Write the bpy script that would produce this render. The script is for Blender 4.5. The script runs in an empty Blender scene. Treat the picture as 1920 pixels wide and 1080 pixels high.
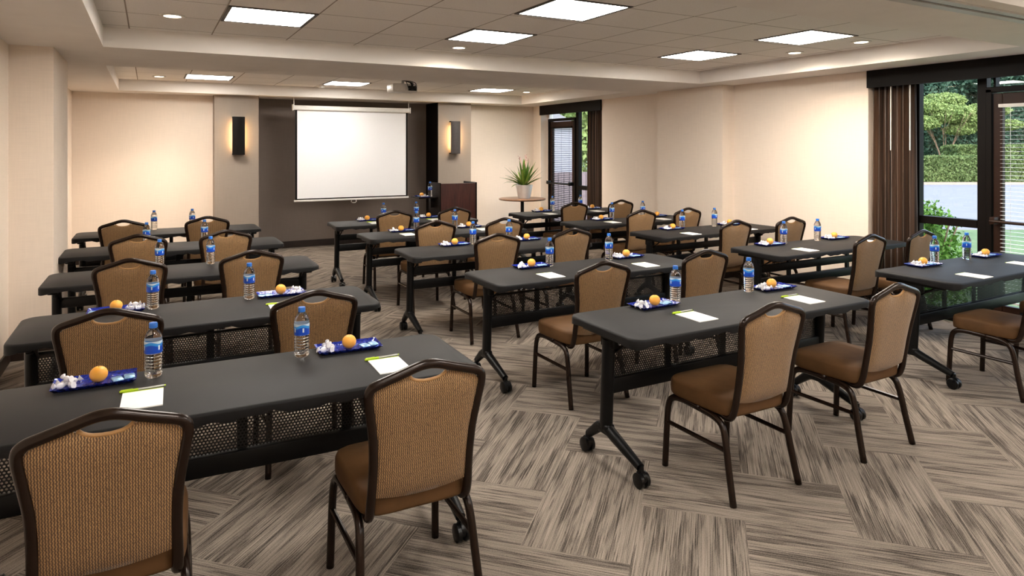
import bpy, bmesh, math, random
import numpy as np
from mathutils import Vector, Matrix

random.seed(7)
PI = math.pi
R = math.radians
scene = bpy.context.scene
C = scene.collection

# ------------------------------------------------------------------ camera, world, exposure
CAMH = 1.664
cam_d = bpy.data.cameras.new('camera')
cam = bpy.data.objects.new('camera', cam_d)
C.objects.link(cam)
cam.location = (0, 0, CAMH)
cam.rotation_euler = (R(90), 0, R(-28.57))
cam_d.sensor_width = 36
cam_d.lens = 1250 / 1920 * 36
cam_d.shift_y = -(540 - 277.4) / 1920
cam_d.clip_start = 0.05
cam_d.clip_end = 300
scene.camera = cam

world = bpy.data.worlds.new('world')
scene.world = world
world.use_nodes = True
wn = world.node_tree
wn.nodes.clear()
wo = wn.nodes.new('ShaderNodeOutputWorld')
wb = wn.nodes.new('ShaderNodeBackground')
ws = wn.nodes.new('ShaderNodeTexSky')
ws.sky_type = 'NISHITA'
ws.sun_disc = False
ws.sun_elevation = R(38)
ws.sun_rotation = R(200)
ws.air_density = 1.0
ws.dust_density = 2.5
wm = wn.nodes.new('ShaderNodeMix'); wm.data_type = 'RGBA'
wm.inputs[0].default_value = 0.55
wn.links.new(ws.outputs[0], wm.inputs[6])
wm.inputs[7].default_value = (1.9, 2.0, 2.15, 1)
wn.links.new(wm.outputs[2], wb.inputs[0])
wb.inputs[1].default_value = 1.15
wn.links.new(wb.outputs[0], wo.inputs[0])

scene.view_settings.view_transform = 'Standard'
scene.view_settings.look = 'None'
scene.view_settings.gamma = 1
scene.view_settings.use_curve_mapping = False
scene.view_settings.exposure = 0.14
scene.cycles.use_denoising = True
scene.cycles.max_bounces = 10
scene.cycles.transparent_max_bounces = 24
scene.cycles.sample_clamp_indirect = 6.0

PANEL_E = 32.0      # ceiling troffer emission
DOWN_W = 42.0       # recessed downlight power
SCONCE_E = 40.0

# ------------------------------------------------------------------ node helpers
def lin(c):
    r = []
    for v in c:
        v = v / 255.0
        r.append(v / 12.92 if v <= 0.04045 else ((v + 0.055) / 1.055) ** 2.4)
    return (r[0], r[1], r[2], 1.0)

class NT:
    def __init__(s, name):
        s.m = bpy.data.materials.new(name)
        s.m.use_nodes = True
        s.t = s.m.node_tree
        s.b = s.t.nodes['Principled BSDF']
        s.o = s.t.nodes['Material Output']
    def n(s, typ, **kw):
        nd = s.t.nodes.new(typ)
        for k, v in kw.items():
            setattr(nd, k, v)
        return nd
    def put(s, sock, v):
        if isinstance(v, bpy.types.NodeSocket):
            s.t.links.new(v, sock)
        elif v is not None:
            sock.default_value = v
    def ma(s, op, a, b=None, c=None, clamp=False):
        nd = s.n('ShaderNodeMath', operation=op)
        nd.use_clamp = clamp
        s.put(nd.inputs[0], a)
        s.put(nd.inputs[1], b)
        s.put(nd.inputs[2], c)
        return nd.outputs[0]
    def xyz(s, which='Object'):
        tc = s.n('ShaderNodeTexCoord')
        sp = s.n('ShaderNodeSeparateXYZ')
        s.t.links.new(tc.outputs[which], sp.inputs[0])
        return sp.outputs[0], sp.outputs[1], sp.outputs[2]
    def vec(s, x, y, z):
        cb = s.n('ShaderNodeCombineXYZ')
        s.put(cb.inputs[0], x); s.put(cb.inputs[1], y); s.put(cb.inputs[2], z)
        return cb.outputs[0]
    def noise(s, v, scale=1.0, detail=2.0, rough=0.5):
        nd = s.n('ShaderNodeTexNoise')
        s.put(nd.inputs['Vector'], v)
        nd.inputs['Scale'].default_value = scale
        nd.inputs['Detail'].default_value = detail
        nd.inputs['Roughness'].default_value = rough
        return nd.outputs[0]
    def mix(s, f, a, b):
        nd = s.n('ShaderNodeMix', data_type='RGBA')
        s.put(nd.inputs[0], f); s.put(nd.inputs[6], a); s.put(nd.inputs[7], b)
        return nd.outputs[2]
    def mixf(s, f, a, b):
        nd = s.n('ShaderNodeMix', data_type='FLOAT')
        s.put(nd.inputs[0], f); s.put(nd.inputs[2], a); s.put(nd.inputs[3], b)
        return nd.outputs[0]
    def ramp(s, v, lo, hi):
        nd = s.n('ShaderNodeMapRange')
        s.put(nd.inputs[0], v)
        nd.inputs[1].default_value = lo
        nd.inputs[2].default_value = hi
        return nd.outputs[0]
    def col(s, v): s.put(s.b.inputs['Base Color'], v)
    def bump(s, h, strength=0.3, dist=0.002):
        nd = s.n('ShaderNodeBump')
        nd.inputs['Strength'].default_value = strength
        nd.inputs['Distance'].default_value = dist
        s.put(nd.inputs['Height'], h)
        s.t.links.new(nd.outputs[0], s.b.inputs['Normal'])

def simple(name, rgb, rough=0.5, metal=0.0, spec=None, var=0.06, scale=30, sheen=0.0, coat=0.0):
    t = NT(name)
    tc = t.n('ShaderNodeTexCoord')
    f = t.noise(tc.outputs['Object'], scale, 3)
    a = lin(rgb)
    d = tuple(a[i] * (1 - var) for i in range(3)) + (1,)
    l = tuple(min(1, a[i] * (1 + var)) for i in range(3)) + (1,)
    t.col(t.mix(t.ramp(f, 0.3, 0.7), d, l))
    t.b.inputs['Roughness'].default_value = rough
    t.b.inputs['Metallic'].default_value = metal
    if spec is not None: t.b.inputs['Specular IOR Level'].default_value = spec
    if sheen: t.b.inputs['Sheen Weight'].default_value = sheen
    if coat: t.b.inputs['Coat Weight'].default_value = coat
    return t.m

def emit(name, rgb, strength):
    t = NT(name)
    t.col(lin(rgb))
    t.b.inputs['Emission Color'].default_value = lin(rgb)
    t.b.inputs['Emission Strength'].default_value = strength
    return t.m

def wallpaper(name, rgb, var=0.05):
    t = NT(name)
    x, y, z = t.xyz()
    s = t.ma('ADD', x, y)
    f1 = t.noise(t.vec(t.ma('MULTIPLY', s, 6.0), 0.0, t.ma('MULTIPLY', z, 160.0)), 1.0, 3)
    f2 = t.noise(t.vec(t.ma('MULTIPLY', s, 90.0), 0.0, t.ma('MULTIPLY', z, 4.0)), 1.0, 2)
    f = t.ma('MULTIPLY_ADD', f2, 0.4, t.ma('MULTIPLY', f1, 0.6))
    a = lin(rgb)
    d = tuple(a[i] * (1 - var) for i in range(3)) + (1,)
    l = tuple(min(1, a[i] * (1 + var)) for i in range(3)) + (1,)
    t.col(t.mix(t.ramp(f, 0.3, 0.7), d, l))
    t.b.inputs['Roughness'].default_value = 0.85
    t.bump(f, 0.25, 0.001)
    return t.m

M = {}
M['beige'] = wallpaper('beige_wallpaper', (235, 220, 205))
M['taupe'] = wallpaper('taupe_wallpaper', (146, 134, 124), 0.07)
M['umber'] = wallpaper('dark_brown_wallpaper', (122, 111, 103), 0.08)
M['white_paint'] = simple('white_ceiling_paint', (242, 236, 230), 0.9, var=0.02, scale=4)
M['dark_wood'] = simple('dark_base_trim', (36, 24, 18), 0.4, var=0.15, scale=12)
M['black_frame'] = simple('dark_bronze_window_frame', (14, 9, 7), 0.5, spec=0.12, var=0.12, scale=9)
M['door_wood'] = simple('dark_brown_door_frame', (42, 23, 14), 0.45, spec=0.2, var=0.15, scale=9)
M['black_wood'] = simple('ebonised_wood', (22, 14, 12), 0.5, spec=0.15, var=0.2, scale=12)
M['alu'] = simple('brushed_aluminium', (200, 198, 195), 0.45, 0.2, var=0.05)
M['black'] = simple('satin_black', (9, 9, 9), 0.45, spec=0.2, var=0.1)
M['black_metal'] = simple('black_powder_coated_metal', (9, 9, 10), 0.4, 0.0, 0.22, var=0.1, scale=60)
M['rubber'] = simple('black_caster_plastic', (9, 9, 10), 0.28, spec=0.3, var=0.1)
M['chair_frame'] = simple('dark_bronze_tube', (34, 22, 15), 0.24, 0.3, 0.35, var=0.2, scale=40)
M['white_plastic'] = simple('white_plastic', (232, 230, 226), 0.4, var=0.03)
M['screen'] = simple('matte_white_screen_fabric', (250, 250, 252), 0.9, var=0.005)
M['paper'] = simple('white_paper', (248, 247, 244), 0.8, var=0.01)
M['lime'] = simple('lime_pen_plastic', (176, 206, 40), 0.3, var=0.04)
M['pen_grey'] = simple('silver_pen_barrel', (176, 176, 170), 0.3, 0.3, var=0.04)
M['white_pot'] = simple('white_glazed_ceramic', (240, 238, 236), 0.25, var=0.02, coat=0.4)
M['soil'] = simple('potting_soil', (50, 36, 26), 0.95, var=0.4, scale=120)
M['leaf'] = simple('green_blade_leaf', (78, 110, 34), 0.45, var=0.25, scale=14)
M['leaf_edge'] = simple('yellow_green_blade_leaf', (126, 146, 62), 0.45, var=0.2, scale=14)
M['flower'] = simple('dusty_pink_flower', (170, 120, 116), 0.6, var=0.2)
M['cap'] = simple('blue_bottle_cap', (28, 104, 196), 0.35, var=0.05)
M['foil'] = simple('pale_blue_foil_wrapper', (150, 190, 226), 0.3, 0.4, var=0.35, scale=160)
M['wrap'] = simple('white_candy_wrapper', (244, 243, 246), 0.4, var=0.06, scale=200)
M['cable'] = simple('black_cable', (10, 10, 10), 0.5)
M['sconce_metal'] = simple('dark_bronze_sconce', (12, 9, 8), 0.45, 0.0, 0.2, var=0.1)
M['sconce_grey'] = simple('grey_sconce_face', (66, 61, 60), 0.45, 0.1, var=0.1)
M['sconce_glow'] = emit('sconce_lamp_glow', (255, 205, 140), SCONCE_E)
M['down_glow'] = emit('downlight_lamp', (255, 236, 205), 14.0)
M['trim_white'] = simple('white_lamp_trim', (230, 226, 220), 0.4, var=0.02)
M['panel_frame'] = simple('dark_troffer_rim', (60, 54, 50), 0.5, var=0.1)

# troffer diffuser with faint prismatic grid
t = NT('troffer_diffuser')
x, y, z = t.xyz()
gx = t.ma('PINGPONG', x, 0.1); gy = t.ma('PINGPONG', y, 0.15)
g = t.ma('MINIMUM', t.ramp(gx, 0.0, 0.006), t.ramp(gy, 0.0, 0.006))
t.col(lin((240, 240, 240)))
t.b.inputs['Emission Color'].default_value = lin((255, 249, 240))
t.put(t.b.inputs['Emission Strength'], t.mixf(g, PANEL_E * 0.8, PANEL_E))
M['diffuser'] = t.m

# acoustic ceiling tiles on a 0.61 m grid
t = NT('acoustic_ceiling_tiles')
x, y, z = t.xyz()
fx = t.ma('FLOORED_MODULO', t.ma('SUBTRACT', x, 0.47), 0.61)
fy = t.ma('FLOORED_MODULO', t.ma('SUBTRACT', y, 4.88), 0.61)
ex = t.ma('MINIMUM', fx, t.ma('SUBTRACT', 0.61, fx))
ey = t.ma('MINIMUM', fy, t.ma('SUBTRACT', 0.61, fy))
e = t.ma('MINIMUM', ex, ey)
tc = t.n('ShaderNodeTexCoord')
sp = t.noise(tc.outputs['Object'], 220, 2)
base = t.mix(t.ramp(sp, 0.35, 0.6), lin((238, 232, 226)), lin((247, 243, 238)))
t.col(t.mix(t.ramp(e, 0.004, 0.006), lin((150, 138, 126)), base))
t.b.inputs['Roughness'].default_value = 0.95
t.bump(t.ramp(e, 0.002, 0.009), 0.5, 0.004)
M['tiles'] = t.m

# herringbone plank carpet
t = NT('herringbone_carpet')
x, y, z = t.xyz()
W = 0.4575
q = 0.70710678
u = t.ma('DIVIDE', t.ma('SUBTRACT', t.ma('MULTIPLY', t.ma('ADD', x, y), q), 2.69), W)
v = t.ma('DIVIDE', t.ma('SUBTRACT', t.ma('MULTIPLY', t.ma('SUBTRACT', y, x), q), 0.30), W)
iu = t.ma('FLOOR', u); jv = t.ma('FLOOR', v)
k = t.ma('FLOORED_MODULO', t.ma('SUBTRACT', iu, jv), 4.0)
hz = t.ma('LESS_THAN', k, 1.5)
ida = t.mixf(hz, iu, t.ma('SUBTRACT', iu, k))
idb = t.mixf(hz, t.ma('SUBTRACT', jv, t.ma('SUBTRACT', 3.0, k)), jv)
al = t.mixf(hz, v, u)
ac = t.mixf(hz, u, v)
wnz = t.n('ShaderNodeTexWhiteNoise')
wnz.noise_dimensions = '3D'
t.put(wnz.inputs['Vector'], t.vec(ida, idb, hz))
rnd = wnz.outputs[0]
off = t.ma('MULTIPLY', rnd, 37.0)
fine = t.noise(t.vec(t.ma('MULTIPLY_ADD', al, 1.5, off), t.ma('MULTIPLY_ADD', ac, 68.0, off), 3.0), 1.0, 4, 0.75)
rag = t.ma('MULTIPLY', t.ma('SUBTRACT', fine, 0.5), 0.9)
blot = t.noise(t.vec(t.ma('ADD', t.ma('MULTIPLY_ADD', al, 1.0, off), rag), t.ma('MULTIPLY_ADD', ac, 9.0, off), 0.0), 1.0, 4, 0.6)
pin = t.noise(t.vec(t.ma('MULTIPLY_ADD', al, 1.6, off), t.ma('MULTIPLY', ac, 125.0), 7.0), 1.0, 2, 0.6)
grain = t.noise(t.vec(x, y, 0.0), 520.0, 2, 0.7)
pin2 = t.noise(t.vec(t.ma('MULTIPLY_ADD', al, 0.7, off), t.ma('MULTIPLY', ac, 90.0), 2.0), 1.0, 1, 0.5)
grain2 = t.noise(t.vec(x, y, 0.0), 190.0, 2, 0.7)
f = t.ma('MULTIPLY', t.ramp(t.ma('MULTIPLY_ADD', fine, 0.34, blot), 0.61, 0.68), 0.36)
f = t.ma('ADD', f, t.ma('MULTIPLY', t.ramp(fine, 0.42, 0.58), 0.18))
f = t.ma('ADD', f, t.ma('MULTIPLY_ADD', t.ma('SUBTRACT', pin, 0.5), 1.3, 0.20))
f = t.ma('ADD', f, t.ma('MULTIPLY', t.ma('SUBTRACT', pin2, 0.5), 1.1))
f = t.ma('ADD', f, t.ma('MULTIPLY', t.ma('SUBTRACT', grain, 0.5), 0.8))
f = t.ma('ADD', f, t.ma('MULTIPLY', t.ma('SUBTRACT', grain2, 0.5), 0.8))
f = t.ma('ADD', f, t.ma('MULTIPLY', t.ma('SUBTRACT', rnd, 0.5), 0.10), clamp=True)
t.col(t.mix(f, lin((46, 40, 35)), lin((150, 138, 126))))
t.b.inputs['Roughness'].default_value = 0.95
t.b.inputs['Specular IOR Level'].default_value = 0.15
t.bump(t.ma('ADD', pin, grain), 0.5, 0.002)
M['carpet'] = t.m

# black stretch cloth over table tops
t = NT('black_table_cover')
tc = t.n('ShaderNodeTexCoord')
f = t.noise(tc.outputs['Object'], 3.0, 3)
g = t.noise(tc.outputs['Object'], 700, 2)
t.col(t.mix(t.ramp(f, 0.3, 0.7), lin((12, 11, 12)), lin((17, 15, 16))))
t.b.inputs['Roughness'].default_value = 0.58
t.b.inputs['Specular IOR Level'].default_value = 0.19
t.b.inputs['Sheen Weight'].default_value = 0.04
t.bump(t.ma('ADD', f, t.ma('MULTIPLY', g, 0.15)), 0.25, 0.004)
M['cover'] = t.m

# perforated metal: round holes cut on a hexagonal lattice
t = NT('perforated_black_metal')
x, y, z = t.xyz()
S = 0.0135
def latt(ox):
    a = t.ma('MULTIPLY', t.ma('SUBTRACT', t.ma('FLOORED_MODULO', t.ma('ADD', t.ma('DIVIDE', x, S), ox), 1.0), 0.5), S)
    b = t.ma('MULTIPLY', t.ma('SUBTRACT', t.ma('FLOORED_MODULO', t.ma('ADD', t.ma('DIVIDE', z, S * 1.732), ox), 1.0), 0.5), S * 1.732)
    return t.ma('SQRT', t.ma('ADD', t.ma('MULTIPLY', a, a), t.ma('MULTIPLY', b, b)))
d = t.ma('MINIMUM', latt(0.0), latt(0.5))
t.col(lin((16, 16, 17)))
t.b.inputs['Roughness'].default_value = 0.4
t.put(t.b.inputs['Alpha'], t.ma('GREATER_THAN', d, 0.0043))
M['perf'] = t.m

# chair back fabric: fine vertical zigzag stripes
t = NT('gold_brown_zigzag_fabric')
x, y, z = t.xyz()
zz = t.ma('MULTIPLY', t.ma('PINGPONG', z, 0.006), 0.35)
s1 = t.ma('PINGPONG', t.ma('ADD', x, zz), 0.0036)
f = t.ramp(s1, 0.0008, 0.0028)
tcn = t.n('ShaderNodeTexCoord')
n1 = t.noise(tcn.outputs['Object'], 350, 2)
f2 = t.ma('MULTIPLY', f, t.ramp(n1, 0.25, 0.6))
t.col(t.mix(f2, lin((72, 48, 26)), lin((178, 138, 88))))
t.b.inputs['Roughness'].default_value = 0.7
t.b.inputs['Sheen Weight'].default_value = 0.2
t.bump(f, 0.4, 0.0012)
M['back_fabric'] = t.m
M['seat_fabric'] = simple('tan_seat_fabric', (88, 61, 35), 0.7, spec=0.25, var=0.12, scale=14)
M['welt'] = simple('gold_brown_welt', (158, 118, 72), 0.6, var=0.1)

# orange
t = NT('orange_peel')
tc = t.n('ShaderNodeTexCoord')
n1 = t.noise(tc.outputs['Object'], 26, 2)
n2 = t.noise(tc.outputs['Object'], 260, 2)
t.col(t.mix(n1, lin((240, 158, 44)), lin((248, 190, 88))))
t.b.inputs['Roughness'].default_value = 0.42
t.b.inputs['Subsurface Weight'].default_value = 0.0
t.bump(n2, 0.35, 0.0015)
M['orange'] = t.m

# bottle (water filled clear plastic), label
t = NT('clear_water_bottle')
t.b.inputs['Base Color'].default_value = (0.98, 0.99, 1, 1)
t.b.inputs['Roughness'].default_value = 0.03
t.b.inputs['IOR'].default_value = 1.33
t.b.inputs['Transmission Weight'].default_value = 1.0
M['water'] = t.m
t = NT('blue_bottle_label')
x, y, z = t.xyz()
ang = t.ma('ARCTAN2', y, x)
wv = t.ma('MULTIPLY', t.ma('SINE', t.ma('MULTIPLY', ang, 3.0)), 0.0045)
zz = t.ma('ADD', z, wv)
c1 = t.mix(t.ramp(zz, 0.128, 0.132), lin((10, 72, 190)), lin((50, 148, 226)))
c2 = t.mix(t.ramp(zz, 0.140, 0.142), c1, lin((210, 228, 242)))
c3 = t.mix(t.ma('MULTIPLY', t.ma('LESS_THAN', t.ma('ABSOLUTE', t.ma('SUBTRACT', t.ma('PINGPONG', ang, 1.57), 0.6)), 0.10),
                t.ma('LESS_THAN', t.ma('ABSOLUTE', t.ma('SUBTRACT', z, 0.122)), 0.009)), c2, lin((236, 242, 248)))
t.col(c3)
t.b.inputs['Roughness'].default_value = 0.35
M['label'] = t.m

# cobalt dish glass
t = NT('cobalt_blue_dish')
tc = t.n('ShaderNodeTexCoord')
vo = t.n('ShaderNodeTexVoronoi'); vo.inputs['Scale'].default_value = 110
t.t.links.new(tc.outputs['Object'], vo.inputs['Vector'])
t.col(t.mix(vo.outputs['Distance'], lin((36, 56, 170)), lin((14, 22, 84))))
t.b.inputs['Roughness'].default_value = 0.12
t.b.inputs['Coat Weight'].default_value = 0.5
t.bump(vo.outputs['Distance'], 0.6, 0.002)
M['cobalt'] = t.m

# mahogany
def wood(name, a, b, axis_scale=(14, 14, 1.2), rough=0.35):
    t = NT(name)
    x, y, z = t.xyz()
    f = t.noise(t.vec(t.ma('MULTIPLY', x, axis_scale[0]), t.ma('MULTIPLY', y, axis_scale[1]), t.ma('MULTIPLY', z, axis_scale[2])), 3.0, 5, 0.6)
    t.col(t.mix(t.ramp(f, 0.3, 0.7), lin(a), lin(b)))
    t.b.inputs['Roughness'].default_value = rough
    return t.m
M['mahogany'] = wood('mahogany_veneer', (58, 26, 22), (92, 44, 36))
M['walnut_top'] = wood('walnut_table_top', (96, 68, 50), (140, 104, 78), (2, 20, 20), 0.3)

# curtain satin
t = NT('brown_striped_curtain')
x, y, z = t.xyz()
f = t.noise(t.vec(0.0, t.ma('MULTIPLY', y, 60.0), t.ma('MULTIPLY', z, 0.4)), 1.0, 2)
t.col(t.mix(t.ramp(f, 0.35, 0.65), lin((46, 29, 19)), lin((122, 90, 68))))
t.b.inputs['Roughness'].default_value = 0.45
t.b.inputs['Sheen Weight'].default_value = 0.4
M['curtain'] = t.m

# window glass: reflective, lets light through
t = NT('window_glass')
tr = t.n('ShaderNodeBsdfTransparent'); tr.inputs[0].default_value = (0.93, 0.96, 0.97, 1)
gl = t.n('ShaderNodeBsdfGlossy'); gl.inputs['Roughness'].default_value = 0.01
lw = t.n('ShaderNodeLayerWeight'); lw.inputs[0].default_value = .5
fr = t.ma('MULTIPLY_ADD', t.ma('POWER', lw.outputs['Facing'], 5.0), .9, .03)
mx = t.n('ShaderNodeMixShader')
t.t.links.new(fr, mx.inputs[0]); t.t.links.new(tr.outputs[0], mx.inputs[1]); t.t.links.new(gl.outputs[0], mx.inputs[2])
t.t.links.new(mx.outputs[0], t.o.inputs[0])
M['glass'] = t.m

def leafmat(name, a, b, scale=1.2):
    t = NT(name)
    tc = t.n('ShaderNodeTexCoord')
    f = t.noise(tc.outputs['Object'], scale, 4, 0.7)
    g = t.noise(tc.outputs['Object'], scale * 14, 2)
    f = t.ma('MULTIPLY_ADD', g, 0.5, t.ma('MULTIPLY', f, 0.5))
    t.col(t.mix(t.ramp(f, 0.35, 0.65), lin(a), lin(b)))
    t.b.inputs['Roughness'].default_value = 0.6
    t.b.inputs['Specular IOR Level'].default_value = 0.2
    return t.m
M['hedge'] = leafmat('clipped_hedge_leaves', (70, 92, 50), (124, 142, 88))
M['tree'] = leafmat('crape_myrtle_leaves', (92, 120, 62), (166, 182, 116), 0.8)
M['dark_tree'] = leafmat('dark_woodland_leaves', (20, 42, 32), (84, 116, 94), 0.5)
M['shrub'] = leafmat('glossy_shrub_leaves', (60, 110, 44), (140, 184, 84), 3)
M['bark'] = simple('pale_bark', (134, 110, 92), 0.9, var=0.25, scale=6)
M['grass'] = leafmat('lawn_grass', (84, 108, 66), (122, 142, 90), 0.6)
M['asphalt'] = simple('pale_asphalt', (138, 138, 146), 0.9, var=0.06, scale=2)
M['curb'] = simple('concrete_kerb', (168, 150, 136), 0.9, var=0.08, scale=4)
M['fence'] = simple('weathered_lilac_fence', (128, 112, 118), 0.9, var=0.1, scale=5)
M['stucco'] = simple('pale_stucco', (158, 158, 170), 0.9, var=0.05, scale=5)
t = NT('red_brick')
br = t.n('ShaderNodeTexBrick')
tc = t.n('ShaderNodeTexCoord')
t.t.links.new(tc.outputs['Generated'], br.inputs['Vector'])
br.inputs['Scale'].default_value = 40
br.inputs['Color1'].default_value = lin((150, 84, 66)); br.inputs['Color2'].default_value = lin((128, 70, 58)); br.inputs['Mortar'].default_value = lin((160, 146, 134))
t.col(br.outputs[0]); t.b.inputs['Roughness'].default_value = 0.9
M['brick'] = t.m

# ------------------------------------------------------------------ mesh helpers
def finish(bm, name, mat, parent=None, smooth=None, loc=None):
    bmesh.ops.recalc_face_normals(bm, faces=bm.faces)
    me = bpy.data.meshes.new(name)
    bm.to_mesh(me)
    bm.free()
    me.materials.append(M[mat] if isinstance(mat, str) else mat)
    if smooth is not None:
        me.shade_smooth()
        if smooth < 180:
            me.set_sharp_from_angle(angle=R(smooth))
    o = bpy.data.objects.new(name, me)
    C.objects.link(o)
    if parent: o.parent = parent
    if loc: o.location = loc
    return o

def box(bm, x0, x1, y0, y1, z0, z1, bevel=0.0, seg=2):
    r = bmesh.ops.create_cube(bm, size=1)
    vs = r['verts']
    for v_ in vs:
        v_.co = Vector((x0 + (v_.co.x + .5) * (x1 - x0), y0 + (v_.co.y + .5) * (y1 - y0), z0 + (v_.co.z + .5) * (z1 - z0)))
    if bevel:
        es = list({e_ for v_ in vs for e_ in v_.link_edges})
        bmesh.ops.bevel(bm, geom=es, offset=bevel, segments=seg, profile=0.5, affect='EDGES')

def smoothpath(pts, n=6):
    P = [Vector(p) for p in pts]
    out = []
    for i in range(len(P) - 1):
        p0 = P[i - 1] if i else P[0] * 2 - P[1]
        p1, p2 = P[i], P[i + 1]
        p3 = P[i + 2] if i + 2 < len(P) else P[-1] * 2 - P[-2]
        for j in range(n):
            s = j / n
            out.append(0.5 * ((2 * p1) + (-p0 + p2) * s + (2 * p0 - 5 * p1 + 4 * p2 - p3) * s * s + (-p0 + 3 * p1 - 3 * p2 + p3) * s ** 3))
    out.append(P[-1])
    return out

def tube(bm, pts, r, seg=8, closed=False, ry=None, up=None, cap=True):
    P = [Vector(p) for p in pts]
    n = len(P)
    T = []
    for i in range(n):
        if closed: d_ = P[(i + 1) % n] - P[i - 1]
        else: d_ = P[min(i + 1, n - 1)] - P[max(i - 1, 0)]
        T.append(d_.normalized())
    if up is None:
        up = Vector((0, 0, 1)) if abs(T[0].z) < 0.9 else Vector((0, 1, 0))
    N = (Vector(up) - T[0] * T[0].dot(Vector(up))).normalized()
    rings = []
    for i in range(n):
        N = (N - T[i] * T[i].dot(N)).normalized()
        B = T[i].cross(N)
        rr = r[i] if isinstance(r, (list, tuple)) else r
        rb = rr if ry is None else ry * rr
        rings.append([bm.verts.new(P[i] + N * math.cos(2 * PI * k_ / seg) * rr + B * math.sin(2 * PI * k_ / seg) * rb) for k_ in range(seg)])
    m = n if closed else n - 1
    for i in range(m):
        a, b = rings[i], rings[(i + 1) % n]
        for k_ in range(seg):
            bm.faces.new((a[k_], a[(k_ + 1) % seg], b[(k_ + 1) % seg], b[k_]))
    if not closed and cap:
        bm.faces.new(rings[0][::-1]); bm.faces.new(rings[-1])

def lathe(bm, prof, seg=20, cx=0, cy=0, wob=None):
    rings = []
    for (r_, z_) in prof:
        if r_ < 1e-5:
            rings.append([bm.verts.new((cx, cy, z_))])
        else:
            rings.append([bm.verts.new((cx + r_ * math.cos(2 * PI * k_ / seg), cy + r_ * math.sin(2 * PI * k_ / seg), z_)) for k_ in range(seg)])
    for a, b in zip(rings, rings[1:]):
        for k_ in range(seg):
            k2 = (k_ + 1) % seg
            if len(a) == 1 and len(b) == 1: continue
            if len(a) == 1: bm.faces.new((a[0], b[k2], b[k_]))
            elif len(b) == 1: bm.faces.new((a[k_], a[k2], b[0]))
            else: bm.faces.new((a[k_], a[k2], b[k2], b[k_]))
    for rg, fl in ((rings[0], True), (rings[-1], False)):
        if len(rg) > 1: bm.faces.new(rg[::-1] if fl else rg)

def prism(bm, poly, z0, z1):
    a = [bm.verts.new((p[0], p[1], z0)) for p in poly]
    b = [bm.verts.new((p[0], p[1], z1)) for p in poly]
    n = len(poly)
    for i in range(n):
        bm.faces.new((a[i], a[(i + 1) % n], b[(i + 1) % n], b[i]))
    bm.faces.new(a[::-1]); bm.faces.new(b)

# ------------------------------------------------------------------ object helpers
def empty(name, loc=(0, 0, 0), rz=0.0):
    o = bpy.data.objects.new(name, None)
    C.objects.link(o)
    o.empty_display_size = 0.1
    o.location = loc
    o.rotation_euler = (0, 0, rz)
    return o
def tag(o, label=None, cat=None, group=None, kind=None):
    if label: o['label'] = label
    if cat: o['category'] = cat
    if group: o['group'] = group
    if kind: o['kind'] = kind
    return o
def copy_tree(o, parent=None):
    c = o.copy()
    C.objects.link(c)
    c.parent = parent
    for ch in list(o.children): copy_tree(ch, c)
    return c
class Proto:
    """first use places the built thing itself, later uses place copies of it and its parts"""
    def __init__(s, root): s.root = root; s.used = False
    def put(s, loc, rz, label, cat, group=None):
        o = s.root if not s.used else copy_tree(s.root)
        s.used = True
        for k_ in ('label', 'category', 'group'):
            if k_ in o: del o[k_]
        o.location = loc
        o.rotation_euler = (0, 0, rz)
        return tag(o, label, cat, group)
def struct(bm, name, mat, smooth=None, parent=None):
    o = finish(bm, name, mat, parent, smooth)
    if parent is None: o['kind'] = 'structure'
    return o

# ------------------------------------------------------------------ room shell
ZS, ZC = 2.47, 2.63           # soffit and tile heights
XL, XR = -0.96, 6.62
YN, YB = -3.0, 11.28          # near wall, back wall
T1 = (-0.32, 6.08, 2.72, 6.22)
T2 = (-0.37, 6.08, 7.62, 10.80)
T3 = (-0.32, 6.08, -2.3, 1.95)

bm = bmesh.new(); box(bm, XL - .2, XR + .15, YN - .2, 11.8, -0.12, 0.0)
struct(bm, 'floor', 'carpet')
# soffits: slabs around the three ceiling trays
bm = bmesh.new()
ys = [YN, T3[2], T3[3], T1[2], T1[3], T2[2], T2[3], 11.7]
for a, b, tr_ in ((0, 1, None), (1, 2, T3), (2, 3, None), (3, 4, T1), (4, 5, None), (5, 6, T2), (6, 7, None)):
    if tr_ is None: box(bm, XL, XR + .2, ys[a], ys[b], ZS, 2.75)
    else:
        box(bm, XL, tr_[0], ys[a], ys[b], ZS, 2.75)
        box(bm, tr_[1], XR + .2, ys[a], ys[b], ZS, 2.75)
struct(bm, 'ceiling', 'white_paint')
for tr_ in (T1, T2, T3):
    bm = bmesh.new(); box(bm, tr_[0], tr_[1], tr_[2], tr_[3], ZC, 2.74)
    struct(bm, 'ceiling', 'tiles')
# folding partition track across the near soffit
bm = bmesh.new()
box(bm, XL, XR, 2.045, 2.095, ZS - .012, ZS); box(bm, XL, XR, 2.125, 2.185, ZS - .012, ZS)
struct(bm, 'trim_1', 'alu')
bm = bmesh.new(); box(bm, XL, XR, 2.095, 2.125, ZS - .003, ZS + .0)
struct(bm, 'trim_2', 'black')
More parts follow.
